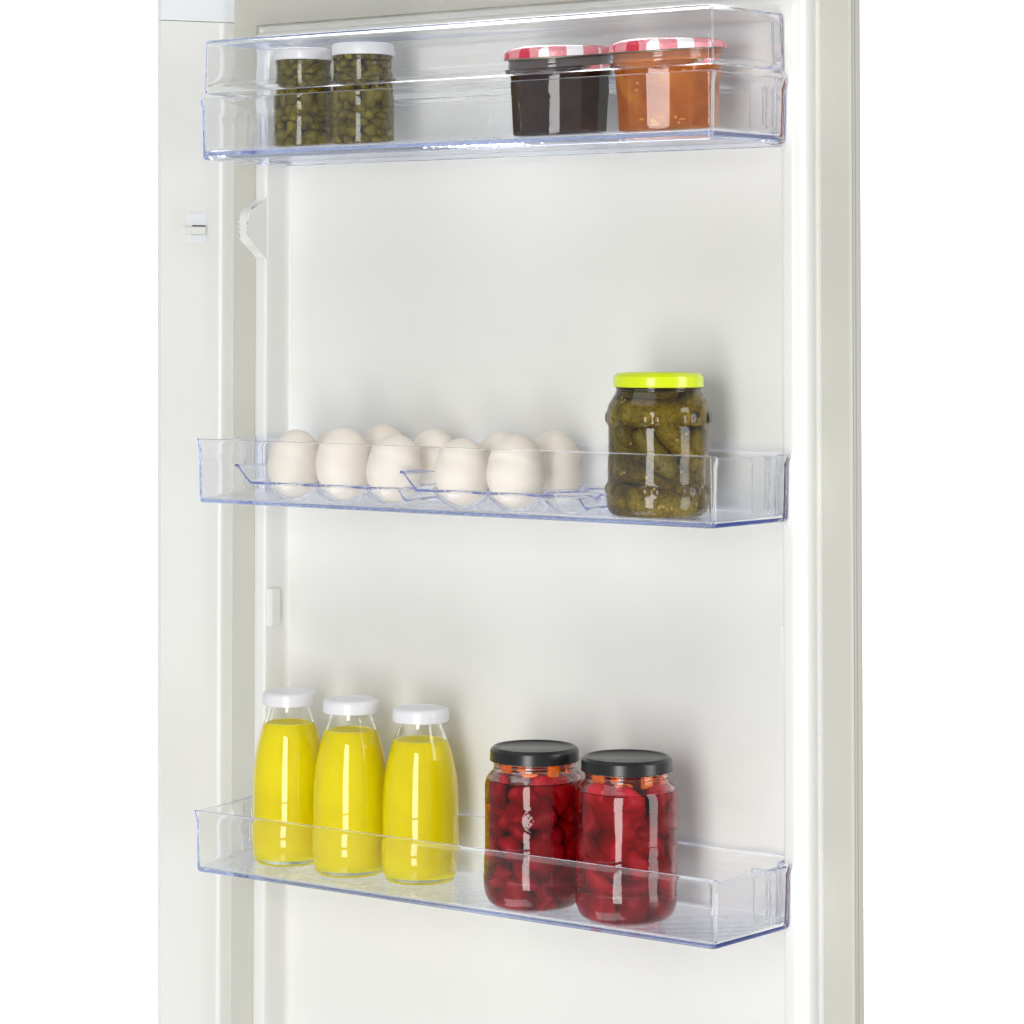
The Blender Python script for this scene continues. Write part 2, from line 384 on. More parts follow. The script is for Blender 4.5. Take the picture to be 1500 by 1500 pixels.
# ------------------------------------------------------------------ cabinet beside the door
CAB = Vector((-56, 25, 0))
D = Vector((-0.572, -0.820, 0)); NN = Vector((0.820, -0.572, 0))      # along the wall, and out of its face
def wall_pt(t, n, z): return D * t + NN * n + Vector((0, 0, z))
def wall_mesh(name, prof, z0, z1, mat, taper=None, angle=30):
    bm = bmesh.new()
    rr = []
    for z in (z0, z1):
        ring = []
        for (t, n) in prof:
            tt = t + (taper * (z - 0) if taper and t > 50 else 0)
            ring.append(wall_pt(tt, n, z))
        rr.append(ring)
    rings_to_mesh(bm, rr, closed=True)
    o = link_mesh(name, bm, mat, fridge, angle=angle); o.location = CAB * S
    return o
TE = 64.1
wp = [(-4, -3.2), (3, -1.6), (10.5, 0.7), (12.6, 0.95), (13.8, 0.7), (14.8, 0.15), (17.0, 0.0), (TE, 0.0), (TE, -14), (-4, -14)]
wall_mesh('side_wall', wp, ZB, 241.6, M['cabinet'], taper=0.00455)
wall_mesh('top_trim', [(-4, -1.0), (13, 1.2), (TE, 0.9), (TE, -14), (-4, -14)], 242.1, 420, M['cabinet_cool'], taper=0.00455)
# door switch
sw_t0, sw_t1 = 25.7, 41.9
def wbox(name, t0, t1, n0, n1, z0, z1, mat, parent, bev=0.4):
    bm = bmesh.new()
    box(bm, t0, t1, n0, n1, z0, z1, bev)
    for v in bm.verts:
        v.co = wall_pt(v.co.x, v.co.y, v.co.z)
    return link_mesh(name, bm, mat, parent, angle=30)
sw = wbox('light_switch', sw_t0, sw_t1, -1.5, 0.8, 58.2, 82.6, M['cabinet_cool'], fridge, 0.5); sw.location = CAB * S
wbox('slot', sw_t0 + 1.3, sw_t1 - 3.5, 0.3, 1.05, 71.3, 72.3, M['dark'], sw, 0.1)
wbox('slot', sw_t0 + 1.3, sw_t1 - 2.5, 0.3, 1.0, 64.1, 64.5, M['gasket'], sw, 0.05)
wbox('switch_lever', sw_t0 + 1.2, sw_t1 + 4.6, 0.9, 3.4, 64.7, 71.0, M['cabinet'], sw, 0.7)

# ------------------------------------------------------------------ door bins
def outline(inset, drop=0.0, front=-88.3, x0=0.0, x1=470.0, back=24.0):
    """Plan of a bin (counter-clockwise) with rounded corners, inset inwards."""
    V = [(x0, front, 5.0), (x1, front, 5.0), (x1 + 10.8, -1.0, 1.6), (x1 + 2.0, -1.0, 0.6), (x1 - 1.2, back, 3.0), (x0 + 1.2, back, 3.0), (x0 - 2.0, -1.0, 0.6), (x0 - 10.8, -1.0, 1.6)]
    concave = {3, 6}
    n = len(V); lines = []
    for i in range(n):
        a = Vector(V[i][:2]); b = Vector(V[(i + 1) % n][:2]); d = (b - a).normalized(); nn = Vector((-d.y, d.x))
        lines.append((a + nn * inset, d))
    C = []
    for i in range(n):
        p, d = lines[i - 1]; q, e = lines[i]
        den = d.x * e.y - d.y * e.x
        t = ((q.x - p.x) * e.y - (q.y - p.y) * e.x) / den
        C.append(p + d * t)
    out = []
    for i in range(n):
        d0 = lines[i - 1][1]; d1 = lines[i][1]; c = C[i]
        r = V[i][2] + (inset if i in concave else -inset); r = max(0.4, r)
        ang = math.acos(max(-1, min(1, d0.dot(d1)))); tl = r * math.tan(ang / 2)
        s = c - d0 * tl; e = c + d1 * tl
        K = 6
        n0 = Vector((-d0.y, d0.x)) * (-1 if i in concave else 1)
        ctr = s + n0 * r
        a0 = math.atan2(s.y - ctr.y, s.x - ctr.x); a1 = math.atan2(e.y - ctr.y, e.x - ctr.x)
        da = (a1 - a0 + math.pi) % (2 * math.pi) - math.pi
        for k in range(K + 1):
            a = a0 + da * k / K
            out.append((ctr.x + r * math.cos(a), ctr.y + r * math.sin(a)))
    return out
def rim_drop(x, y, front):
    t = (y - front) / 6.0
    t = max(0.0, min(1.0, t))
    return 2.3 * (1 - math.cos(math.pi * t)) / 2
def make_bin(name, label, xs, zb, zt, floor=3.0, cat='door bin', group=None, drop=1.0):
    x0, x1 = xs
    t = thing(name, label, cat, (x0, 0, zb), 0, group)
    w = x1 - x0; h = zt - zb; W = 2.8
    prof = [(2.6, 0.0), (1.2, 0.45), (0.45, 1.3), (0.1, 2.8), (-0.0, h * 0.55), (0.0, h - 9.5), (-0.9, h - 4.5), (-1.5, h - 0.9), (-1.25, h - 0.2), (-0.6, h), (W - 1.9, h), (W - 1.3, h - 0.25), (W - 1.1, h - 0.9), (W - 0.6, h - 4.5), (W + 0.35, h - 8.2), (W, h - 11.5), (W, h * 0.55), (W + 0.1, floor + 2.8), (W + 0.5, floor + 1.2), (W + 1.3, floor + 0.3), (W + 3.0, floor)]
    if floor > 4:                           # raised floor over a low skirt
        prof = [(9.0, 3.6), (4.9, 3.6), (4.4, 3.2), (4.1, 0.7), (3.6, 0.1)] + prof
    rings = []
    for ins, z in prof:
        o = outline(ins + 0.9 * (1 - z / h), x0=0, x1=w)
        zz = []
        for (x, y) in o:
            k = (z / h) ** 6 if z > 0 else 0
            zz.append((x, y, z - rim_drop(x, y, -88.3) * k * drop))
        rings.append(zz)
    bm = bmesh.new(); rings_to_mesh(bm, rings)
    link_mesh('bin_body', bm, M['clear'], t, angle=50)
    for sx in (0, 1):                       # hook slot at each end
        bm = bmesh.new()
        if sx: box(bm, w - 8.5, w + 5.2, -23.4, -21.2, floor + 4.0, h - 3.6, 0.5)
        else: box(bm, -5.2, 8.5, -23.4, -21.2, floor + 4.0, h - 3.6, 0.5)
        link_mesh('hook_rib', bm, M['clear'], t, angle=50)
        bm = bmesh.new()
        if sx: box(bm, w - 0.6, w + 0.9, -18.5, -5.5, floor + 6.0, h - 6.5, 0.6)
        else: box(bm, -0.9, 0.6, -18.5, -5.5, floor + 6.0, h - 6.5, 0.6)
        link_mesh('hook_plate', bm, M['clear'], t, angle=50)
    return t
bin_top = make_bin('door_bin', 'clear top door bin with folding cover holding capers and jam jars', (1.5, 469.0), 120.1, 168.4, floor=6.3, group='clear door bins', drop=0.3)
bin_mid = make_bin('door_bin', 'clear middle door bin holding eggs and the pickle jar', (-0.5, 470.0), -149.2, -99.0, group='clear door bins')
bin_low = make_bin('door_bin', 'clear lowest door bin holding juice bottles and red jars', (-1.5, 470.0), -437.3, -389.0, group='clear door bins')
# folding cover of the top bin: front, ends and top, open below and behind
def cover_outline(ins, w=462.5, y0=-85.6, y1=22.0):
    V = [(0, y0, 5.0), (w, y0, 5.0), (w + 9, -2.2, 1.0), (w + 1.0, -2.2, 0.6), (w - 1, y1, 1.0), (1, y1, 1.0), (-1.0, -2.2, 0.6), (-9, -2.2, 1.0)]
    return V
def cover():
    w = 464.6; W = 2.0
    zs0, zs1 = 0.0, 42.3
    prof = [(0.6, zs0), (-0.1, zs0 + 0.6), (-0.1, 3.6), (-0.4, 4.0), (-0.4, 4.5), (0.0, 4.9), (0.3, 20), (0.6, zs1 - 4), (0.8, zs1 - 2.2), (1.4, zs1 - 0.9), (2.4, zs1 - 0.2), (4.0, zs1)]
    inner = [(4.4, zs1 - W), (3.4, zs1 - W - 0.4), (2.8, zs1 - 3.2), (2.6, zs1 - 4.5), (2.4, zs1 - 9), (2.2, 20), (1.9, 5.4), (1.7, 3.2), (1.7, 0.6), (1.2, zs0)]
    def ring(ins, z):
        o = outline(ins, front=-86.0, x0=0, x1=w, back=23.0)
        return [(x, y, z) for x, y in o]
    bm = bmesh.new()
    ro = [ring(i, z) for i, z in prof]; ri = [ring(i, z) for i, z in inner]
    vo = [[bm.verts.new(p) for p in r] for r in ro]; vi = [[bm.verts.new(p) for p in r] for r in ri]
    n = len(ro[0])
    for vv_ in (vo, vi):
        for a, b in zip(vv_, vv_[1:]):
            for i in range(n): bm.faces.new((a[i], a[(i + 1) % n], b[(i + 1) % n], b[i]))
    bm.faces.new(vo[-1]); bm.faces.new(vi[0][::-1])
    for i in range(n): bm.faces.new((vi[-1][i], vi[-1][(i + 1) % n], vo[0][(i + 1) % n], vo[0][i]))
    o = link_mesh('folding_cover', bm, M['clear'], bin_top, angle=50)
    o.location = Vector((1.2, 0, 172.6 - 120.1)) * S
cover()

# ------------------------------------------------------------------ egg trays and eggs
COLX = [77.0, 125.5, 174.5]
ROWY = [-60.5, -11.5]
EZ = -118.6
def make_tray(label, dx, first=None):
    nx, ny = 132, 76
    X0, X1 = 36.0, 204.0; Y0, Y1 = -83.5, 19.0
    PZ = -131.0
    def h(x, y):
        z = PZ
        if x < 52: t = min(1, (52 - x) / 13.0); z = PZ + 13.0 * t ** 1.15
        if x > 194: t = min(1, (x - 194) / 8.0); z = PZ - 7.5 * t * t * (3 - 2 * t)
        for cx_ in COLX:
            for cy_ in ROWY:
                d2 = (x - cx_) ** 2 + (y - cy_) ** 2
                if d2 < 24.2 ** 2:
                    zz = EZ - 27.0 * math.sqrt(max(0, 1 - d2 / 24.3 ** 2))
                    zz = max(zz, -144.5)
                    z = min(z, zz + 0.0)
        return z
    top, bot = [], []
    bm = bmesh.new()
    for i in range(nx + 1):
        x = X0 + (X1 - X0) * i / nx; ra, rb = [], []
        for j in range(ny + 1):
            y = Y0 + (Y1 - Y0) * j / ny
            z = h(x, y); ra.append(bm.verts.new((x, y, z))); rb.append(bm.verts.new((x, y, z - 1.9)))
        top.append(ra); bot.append(rb)
    for i in range(nx):
        for j in range(ny):
            bm.faces.new((top[i][j], top[i + 1][j], top[i + 1][j + 1], top[i][j + 1]))
            bm.faces.new((bot[i][j], bot[i][j + 1], bot[i + 1][j + 1], bot[i + 1][j]))
    for i in range(nx):
        bm.faces.new((top[i][0], bot[i][0], bot[i + 1][0], top[i + 1][0])); bm.faces.new((top[i][ny], top[i + 1][ny], bot[i + 1][ny], bot[i][ny]))
    for j in range(ny):
        bm.faces.new((top[0][j], top[0][j + 1], bot[0][j + 1], bot[0][j])); bm.faces.new((top[nx][j], bot[nx][j], bot[nx][j + 1], top[nx][j + 1]))
    o = link_mesh('egg_tray', bm, M['tray'], None, angle=60)
    o.location = (dx * S, 0, 0)
    o['label'] = label; o['category'] = 'egg tray'; o['group'] = 'clear egg trays in the middle bin'
    return o
tray1 = make_tray('clear plastic egg tray full of six eggs at the left of the middle bin', 0)
tray2 = tray1.copy(); COL.objects.link(tray2); tray2.location = (160.6 * S, 0, 0)
tray2['label'] = 'clear plastic egg tray with empty cups beside the pickle jar'

def egg_mesh(a, b):
    pr = []
    n = 28
    for i in range(n + 1):
        t = math.pi * i / n
        z = -math.cos(t); r = math.sin(t)
        r *= (1 - 0.045 * z - 0.01 * z * z)      # blunt end down
        pr.append((a * r if 0 < i < n else 0, b * z))
    bm = bmesh.new(); lathe(bm, pr, 48)
    return bm
eggs = [
    (0, 0, 20.9, 26.6, 'leftmost egg in the front row of the egg trays'),
    (1, 0, 21.8, 28.2, 'second egg from the left in the front row, close to the leftmost'),
    (2, 0, 21.6, 26.0, 'third front row egg, last one in the left tray'),
    (3, 0, 21.0, 25.4, 'front row egg first in the right tray, right of the gap'),
    (4, 0, 22.0, 27.4, 'largest front row egg, nearest the pickle jar in the front row'),
    (0, 1, 20.8, 26.0, 'back row egg mostly hidden behind the two leftmost front eggs'),
    (1, 1, 21.6, 28.4, 'back row egg rising highest behind the third front egg'),
    (2, 1, 21.4, 27.2, 'back row egg seen in the gap between the two trays'),
    (3, 1, 21.0, 27.0, 'back row egg peeking over between the two right front eggs'),
    (4, 1, 21.6, 27.8, 'stamped back row egg nearest the pickle jar, with pink print'),
]
for k, (cx_, cy_, a, b, lab) in enumerate(eggs):
    X = COLX[cx_] if cx_ < 3 else COLX[cx_ - 3] + 160.6
    Y = ROWY[cy_]
    o = link_mesh('egg', egg_mesh(a, b), M['egg'], None, angle=None)
    o.location = Vector((X, Y, -144.2 + b)) * S
    o.rotation_euler = (R(random.uniform(-3, 3)), R(random.uniform(-3, 3)), random.uniform(0, 6))
    o['label'] = lab; o['category'] = 'egg'; o['group'] = 'white eggs in the egg trays'
    if k == 9:
        o.rotation_euler = (0, 0, 0)
        # tiny ink dashes of the printed code, wrapped on the shell's right side
        bm = bmesh.new()
        rr = random.Random(5)
        zc = 10.5
        while zc > -9:
            hgt = rr.choice((1.0, 1.4, 1.7)); 
            for s in range(2):
                az = R(VIEW) + R(-12 - 3.2 * s) ; z0 = zc; z1 = zc - hgt * (0.9 if s else 0.6)
                def sp(z, az_):
                    zn = z / b; r = a * math.sqrt(max(0, 1 - zn * zn)) * (1 - 0.045 * zn - 0.01 * zn * zn) + 0.06
                    return (r * math.cos(az_), r * math.sin(az_), z)
                w_ = R(1.0 + rr.random())
                q = [sp(z0, az), sp(z0, az + w_), sp(z1, az + w_), sp(z1, az)]
                bm.faces.new([bm.verts.new(p) for p in q])
            zc -= hgt + 0.7
        link_mesh('ink_stamp', bm, M['ink'], o, smooth=False)

# ------------------------------------------------------------------ jars
RZ = R(VIEW)                                # jars are turned so that local -y looks at the room
def wall_offset(outer, tmm):
    return [(max(0.0, r - tmm), z) for r, z in outer]

def lug_lid(parent, r, z0, z1, mat, recess=True, curl=0.5, under='lid_metal'):
    """Twist-off cap: panel ring, skirt with a rolled lower edge, open inside."""
    h = z1 - z0
    rp = r - 3.6
    p = [(0, z1 - (1.5 if recess else 0.2)), (rp - 2.4, z1 - (1.5 if recess else 0.2)), (rp - 1.2, z1 - (0.9 if recess else 0.15)), (rp, z1), (rp + 1.0, z1 - 0.05), (r - 1.3, z1 - 1.3), (r - 0.35, z1 - 2.2), (r - 0.05, z1 - 3.2),
         (r, z0 + 2.2), (r + 0.2, z0 + 1.2), (r + 0.3, z0 + 0.6), (r + 0.1, z0 + 0.1), (r - 0.4, z0), (r - 0.8, z0 + 0.3), (r - 0.9, z0 + 1.0), (r - 0.85, z1 - 3.2), (r - 2.2, z1 - 2.4), (0, z1 - 2.4)]
    bm = bmesh.new(); lathe(bm, p, 96)
    return link_mesh('lid', bm, mat, parent, angle=28)

# --- juice bottles
BZ = -434.3
def make_bottle(label, X, Y, H, level, rb):
    t = thing('juice_bottle', label, 'juice bottle', (X, Y, BZ + 0.15), RZ, 'white capped bottles of yellow juice')
    k = H / 134.0; s = rb / 29.2
    ctrl = [(0, 2.2), (19, 1.2), (22.5, 0.2, 1), (24.6, 0.25), (26.6, 2.0), (27.9, 5.5), (28.5, 11), (28.9, 20), (28.7, 24.5), (29.2, 27.5), (29.2, 50), (28.9, 66), (27.9, 78), (25.9, 90), (23.2, 101), (19.6, 112), (17.4, 118), (16.5, 121.5), (16.4, 123.5), (17.3, 124.6, 1), (17.3, 131.5, 1)]
    outer = smooth_profile([(r * s, z * k, *q) for r, z, *q in ctrl], 4)
    top = outer[-1]
    inner_c = [(15.0, 131.5, 1), (14.6, 124), (14.7, 121.5), (15.6, 118), (17.7, 112), (21.2, 101), (23.9, 90), (25.9, 78), (26.9, 66), (27.2, 50), (27.1, 27), (26.5, 11), (24.6, 6.6), (20, 5.0), (0, 4.6)]
    inner = smooth_profile([(r * s, z * k, *q) for r, z, *q in inner_c], 4)
    def knurl(r, z, a):
        if 0.15 < z < 1.4 and r > 20: return r + 0.35 * math.cos(a * 60)
        return r
    bm = bmesh.new(); lathe(bm, outer + inner, 180, knurl)
    link_mesh('glass_body', bm, M['bottle_glass'], t, angle=50)
    # juice: reaches a hair into the glass so no air shows between them
    lv = level
    ins = [(r, z) for r, z in inner[::-1] if z < lv]
    jr = [(r + (0.45 if r > 1 else 0), z - 0.45) for r, z in ins]
    rl = jr[-1][0]
    jr += [(rl - 0.15, lv - 0.2), (rl - 0.9, lv - 0.9), (rl - 2.2, lv - 1.2), (0, lv - 1.2)]
    bm = bmesh.new(); lathe(bm, jr, 96)
    link_mesh('juice', bm, M['juice'], t, angle=60)
    # foam line where the juice meets the glass
    bm = bmesh.new()
    n = 96; rings = []
    for i in range(n):
        a = 2 * math.pi * i / n; ring = []
        rr = rl - 1.25; zz = lv - 0.55 + 0.15 * noise.noise(Vector((math.cos(a) * 3, math.sin(a) * 3, X)))
        for q in range(6):
            b = 2 * math.pi * q / 6; rad = 0.62
            ring.append(((rr + rad * math.cos(b)) * math.cos(a), (rr + rad * math.cos(b)) * math.sin(a), zz + rad * math.sin(b)))
        rings.append(ring)
    rings.append(rings[0])
    vr = [[bm.verts.new(p) for p in r] for r in rings[:-1]]; vr.append(vr[0])
    for a_, b_ in zip(vr, vr[1:]):
        for i in range(6): bm.faces.new((a_[i], a_[(i + 1) % 6], b_[(i + 1) % 6], b_[i]))
    link_mesh('foam_ring', bm, M['foam'], t)
    zt = H; zb = H - 10.6
    r = 21.6 * s
    p = [(0, zt - 0.8), (r - 7, zt - 0.8), (r - 5.4, zt - 0.2), (r - 3.2, zt), (r - 1.4, zt - 0.5), (r - 0.4, zt - 1.7), (r, zt - 3.2), (r + 0.1, zb + 1.2), (r - 0.1, zb + 0.4), (r - 0.8, zb), (r - 1.7, zb + 0.3), (r - 2.0, zb + 1.4), (r - 2.0, zt - 2.4), (0, zt - 2.4)]
    bm = bmesh.new(); lathe(bm, smooth_profile(p, 2), 96)
    link_mesh('lid', bm, M['lid_white'], t, angle=60)
    return t
M['foam'] = plain('pale_juice_foam', (0.90, 0.80, 0.28), 0.6, sss=0.3)
make_bottle('juice bottle at the left end of the lowest bin, leftmost of the three', 44.3, -27, 134.4, 110.0, 28.9)
make_bottle('middle juice bottle, standing between the two other bottles of yellow juice', 110.7, -33, 134.4, 110.5, 29.3)
make_bottle('juice bottle nearest the red jars, rightmost of the three bottles', 171.4, -24, 131.5, 107.0, 29.3)

# --- generic helpers for things inside jars
def blob_mesh(name, r, seed, mat, lump=0.12, sub=3, freq=1.6):
    bm = bmesh.new(); bmesh.ops.create_icosphere(bm, subdivisions=sub, radius=1)
    for v in bm.verts:
        n = noise.noise(v.co * freq + Vector((seed * 3.1, seed, 0)))
        v.co = v.co * r * (1 + lump * n)
    me = bpy.data.meshes.new(name)
    for v in bm.verts: v.co *= S
    bm.to_mesh(me); bm.free(); me.shade_smooth(); me.materials.append(mat)
    return me
def sausage_mesh(name, length, rad, bend, seed, mat, nseg=22, nr=18, bumpy=0.06, ends=0.8):
    bm = bmesh.new(); rings = []
    for i in range(nseg + 1):
        t = i / nseg; x = (t - 0.5) * length
        e = (2 * t - 1)
        rr = rad * max(0.0, 1 - abs(e) ** (4.5)) ** 0.5
        cz = bend * (e * e)
        ring = []
        for j in range(nr):
            a = 2 * math.pi * j / nr
            q = rr * (1 + bumpy * noise.noise(Vector((x * 0.35 + seed * 7, math.cos(a) * 2.2, math.sin(a) * 2.2))) + bumpy * 0.7 * noise.noise(Vector((x * 0.1 + seed, math.cos(a), math.sin(a)))))
            ring.append((x, q * math.cos(a), cz + q * math.sin(a)))
        if 0 < i < nseg: rings.append(ring)
    vr = rings_to_mesh(bm, rings, closed=True)
    bmesh.ops.recalc_face_normals(bm, faces=bm.faces)
    me = bpy.data.meshes.new(name)
    for v in bm.verts: v.co *= S
    bm.to_mesh(me); bm.free(); me.shade_smooth(); me.materials.append(mat)
    return me

# --- caper jars
caper_meshes = [blob_mesh('caper', 5.0, k, M['caper'], 0.35, 2, 1.3) for k in range(4)]
def make_caper_jar(label, X, Y, rb, H, z, seed):
    t = thing('caper_jar', label, 'caper jar', (X, Y, z), RZ, 'white lidded jars of capers')
    s = rb / 24.0
    ctrl = [(0, 1.5), (17, 0.8), (20.0, 0.0, 1), (21.6, 0.6), (23.4, 3.4), (24.0, 7), (24.0, 36), (23.5, 42), (22.7, 48), (22.1, 52.5), (22.0, 60), (22.1, 66.5), (22.9, 68.6), (22.9, 70.2), (21.6, 71.2, 1), (21.6, 77, 1)]
    outer = smooth_profile([(r * s, zz * H / 80.0, *q) for r, zz, *q in ctrl], 4)
    def knurl(r, zz, a):
        if 3.0 < zz < 6.0 and r > 20: return r + 0.15 * math.cos(a * 40)
        return r
    bm = bmesh.new(); lathe(bm, outer + [(0, 77 * H / 80)], 128, knurl)
    link_mesh('glass_body', bm, M['brine_caper'], t, angle=50)
    rnd = random.Random(seed)
    nring = 11
    for ri, (rad, cnt) in enumerate(((17.4 * s, 12), (9.0 * s, 6))):
        for k in range(nring):
            zz = 6.0 + k * (65.0 / (nring - 1)) * H / 80
            rl = rad if zz < 42 else rad - 1.6
            for j in range(cnt):
                if ri and k % 2: continue
                a = 2 * math.pi * (j + 0.5 * (k % 2)) / cnt + rnd.uniform(-.13, .13)
                rr = rl + rnd.uniform(-1.4, 0.3)
                sc = rnd.uniform(0.80, 1.12)
                if zz > 65: sc = min(sc, 0.85)
                put('caper', caper_meshes[rnd.randrange(4)], t, (rr * math.cos(a), rr * math.sin(a), zz + rnd.uniform(-1.6, 1.6) * (0 if k in (0, nring - 1) else 1)), (rnd.uniform(0, 6), rnd.uniform(0, 6), 0), (sc, sc * rnd.uniform(.85, 1), sc * rnd.uniform(.95, 1.2)))
    r = rb * 0.985; zt = H; zb = H - 9.0
    p = [(0, zt - 0.5), (r - 6, zt - 0.5), (r - 4.6, zt), (r - 1.4, zt - 0.2), (r - 0.3, zt - 1.2), (r, zt - 2.4), (r + 0.1, zb + 0.8), (r - 0.2, zb + 0.1), (r - 0.9, zb), (r - 1.3, zb + 0.6), (r - 1.3, zt - 2.2), (0, zt - 2.2)]
    bm = bmesh.new(); lathe(bm, smooth_profile(p, 2), 96)
    link_mesh('lid', bm, M['lid_white'], t, angle=60)
ZF1 = 126.55
make_caper_jar('caper jar at the left end of the top bin, left of its twin', 72.0, -45, 23.5, 80.2, ZF1, 3)
make_caper_jar('slightly nearer caper jar, right of the pair on the top bin', 132.6, -47, 24.6, 80.8, ZF1, 9)

# --- jam jars
def make_jam(label, X, Y, r0, H, z, content, phase, zest=False):
    t = thing('jam_jar', label, 'jam jar', (X, Y, z), RZ + phase, 'jam jars with red gingham lids')
    s = r0 / 38.0
    def facet(r, zz, a):
        w = max(0.0, min(1.0, (48.5 - zz) / 3.0)) * max(0.0, min(1.0, (zz - 0.8) / 3.0))
        if r < 20: return r
        k = math.pi / 7
        q = (a % k) - k / 2
        pol = math.cos(k / 2) / math.cos(q)
        return r * (1 - w) + r * w * (pol * 0.93 + 0.07) * 1.008
    ctrl = [(0, 2.0), (28, 1.2), (31.0, 0.1, 1), (33.0, 0.6), (34.4, 2.8), (34.9, 6), (35.6, 20), (36.5, 36), (37.2, 44.5), (37.6, 47.2), (38.3, 49.2), (38.4, 51.0), (38.0, 53), (38.0, 54.6), (38.4, 55.5), (38.2, 57.2), (37.2, 58.2, 1), (37.2, 64.5, 1)]
    outer = smooth_profile([(r * s, zz, *q) for r, zz, *q in ctrl], 4)
    inner = smooth_profile([(34.8 * s, 64.5, 1), (35.0 * s, 56), (35.4 * s, 51), (34.6 * s, 46), (33.6 * s, 30), (32.4 * s, 9), (30 * s, 6), (20, 4.6), (0, 4.4)], 4)
    bm = bmesh.new(); lathe(bm, outer + inner, 168, facet)
    link_mesh('glass_body', bm, M['jam_glass'], t, angle=24)
    lv = 58.5
    ins = [(r, zz) for r, zz in inner[::-1] if zz < lv]
    jr = [(r + (0.5 if r > 1 else 0), zz - 0.5) for r, zz in ins]
    jr += [(0, lv)]
    bm = bmesh.new(); lathe(bm, jr, 168, facet)
    link_mesh('jam', bm, M[content], t, angle=60)
    r = 41.2 * s; zt = H; zb = H - 11.0
    p = [(0, zt - 0.9), (r - 12, zt - 0.8), (r - 10, zt - 0.1), (r - 7, zt), (r - 3.2, zt - 1.2), (r - 1.2, zt - 2.8), (r - 0.2, zt - 4.6), (r, zt - 6), (r + 0.1, zb + 1.4)]
    p2 = [(r + 0.25, zb + 1.3), (r + 0.5, zb + 0.7), (r + 0.2, zb), (r - 0.8, zb - 0.1), (r - 1.4, zb + 0.5), (r - 1.4, zb + 1.5), (r - 0.9, zb + 1.6)]
    bm = bmesh.new(); lathe(bm, smooth_profile(p, 3) + [(r - 1.3, zb + 1.4), (r - 1.4, zt - 6), (r - 3.5, zt - 3.0), (0, zt - 2.6)], 112)
    lid = link_mesh('lid', bm, M['gingham'], t, angle=50)
    bm = bmesh.new()
    n = 112; vr = []
    for i in range(n):
        a = 2 * math.pi * i / n; vr.append([bm.verts.new((rr * math.cos(a), rr * math.sin(a), zz)) for rr, zz in p2])
    for i in range(n):
        A, B = vr[i], vr[(i + 1) % n]
        for q in range(len(p2)): bm.faces.new((A[q], B[q], B[(q + 1) % len(p2)], A[(q + 1) % len(p2)]))
    link_mesh('rolled_edge', bm, M['lid_metal'], lid, angle=60)
    if zest:
        rnd = random.Random(11)
        zm = blob_mesh('zest_piece', 1.0, 2, M['zest'], 0.4, 2)
        for k in range(14):
            a = rnd.uniform(-2.6, -0.2); zz = rnd.choice((rnd.uniform(5, 12), rnd.uniform(8, 48)))
            rr = (32.6 + zz * 0.055) * s * 0.972
            put('zest_piece', zm, t, (rr * math.cos(a), rr * math.sin(a), zz), (0, 0, a), (0.8, rnd.uniform(1.0, 3.2), rnd.uniform(0.7, 1.6)))
    return t
make_jam('jar of dark jam with red checked lid, left of the apricot one', 312.5, -42, 38.0, 67.8, ZF1, 'darkjam', 0.20)
make_jam('jar of orange apricot jam with red checked lid beside the dark one', 404.9, -42, 38.6, 68.0, ZF1, 'orangejam', 0.22, True)

def fit_inside(o, profile, slack=1.6, steps=40):
    """Slide a piece towards the jar's axis until none of it pokes through the glass."""
    def rad(z):
        for (r0, z0), (r1, z1) in zip(profile, profile[1:]):
            if z0 <= z <= z1 and z1 > z0: return r0 + (r1 - r0) * (z - z0) / (z1 - z0)
        return 25 if z < 2 else profile[-1][0]
    for k in range(steps):
        m = Matrix.LocRotScale(o.location, o.rotation_euler, o.scale)
        worst = 0
        for v in o.data.vertices:
            p = m @ v.co / S
            worst = max(worst, math.hypot(p.x, p.y) + slack - rad(max(3.0, p.z)))
        if worst <= 0.05: return
        l = o.location; q = math.hypot(l.x, l.y)
        if q < 0.002: o.scale = o.scale * 0.95
        else:
            f = max(0.0, 1 - (worst + 0.1) * S / q); l.x *= f; l.y *= f
            if k > 12: o.scale = o.scale * 0.97

# --- pickle jar
pj = thing('pickle_jar', 'glass jar of green gherkins with bright lime lid in middle bin', 'pickle jar', (395.6, -40, -146.0), RZ)
ctrl = [(0, 1.8), (26, 1.0), (30.0, 0.0, 1), (32.4, 0.5), (35.2, 3.2), (36.9, 8.0), (37.2, 15), (37.1, 20), (36.3, 23.5), (36.1, 27), (36.1, 60), (36.4, 64.5), (37.2, 67.5), (37.4, 72), (36.9, 76.5), (35.4, 81.0), (32.6, 85.5), (30.9, 88.5), (30.3, 90.2), (30.9, 91.6), (30.9, 92.8), (30.0, 93.8), (30.0, 94.5, 1), (30.0, 99.8, 1)]
outer = smooth_profile(ctrl, 4)
dimples = [(a, z) for z in (20.0, 70.5) for k in range(8) for a in (-math.pi / 2 + k * math.pi / 4 - 0.33, -math.pi / 2 + k * math.pi / 4 - 0.02)]
def dim(r, z, a):
    if r < 30: return r
    s = 0
    for (da, dz) in dimples:
        d = ((a - da + math.pi) % (2 * math.pi)) - math.pi
        q = ((d * 37) ** 2 + (z - dz) ** 2) / 12.0
        if q < 5: s += 1.1 * math.exp(-q * q * 0.6)
    if 27 < z < 60: s += 0.10 * noise.noise(Vector((a * 6, z * 0.05, 0)))
    return r + s
bm = bmesh.new()
fine = []
for (r0_, z0_), (r1_, z1_) in zip(outer, outer[1:]):
    n = max(1, int(abs(z1_ - z0_) / 0.9))
    for k in range(n): fine.append((r0_ + (r1_ - r0_) * k / n, z0_ + (z1_ - z0_) * k / n))
fine.append(outer[-1])
lathe(bm, fine + [(0, 98.5)], 200, dim)
link_mesh('glass_body', bm, M['brine_pickle'], pj, angle=50)
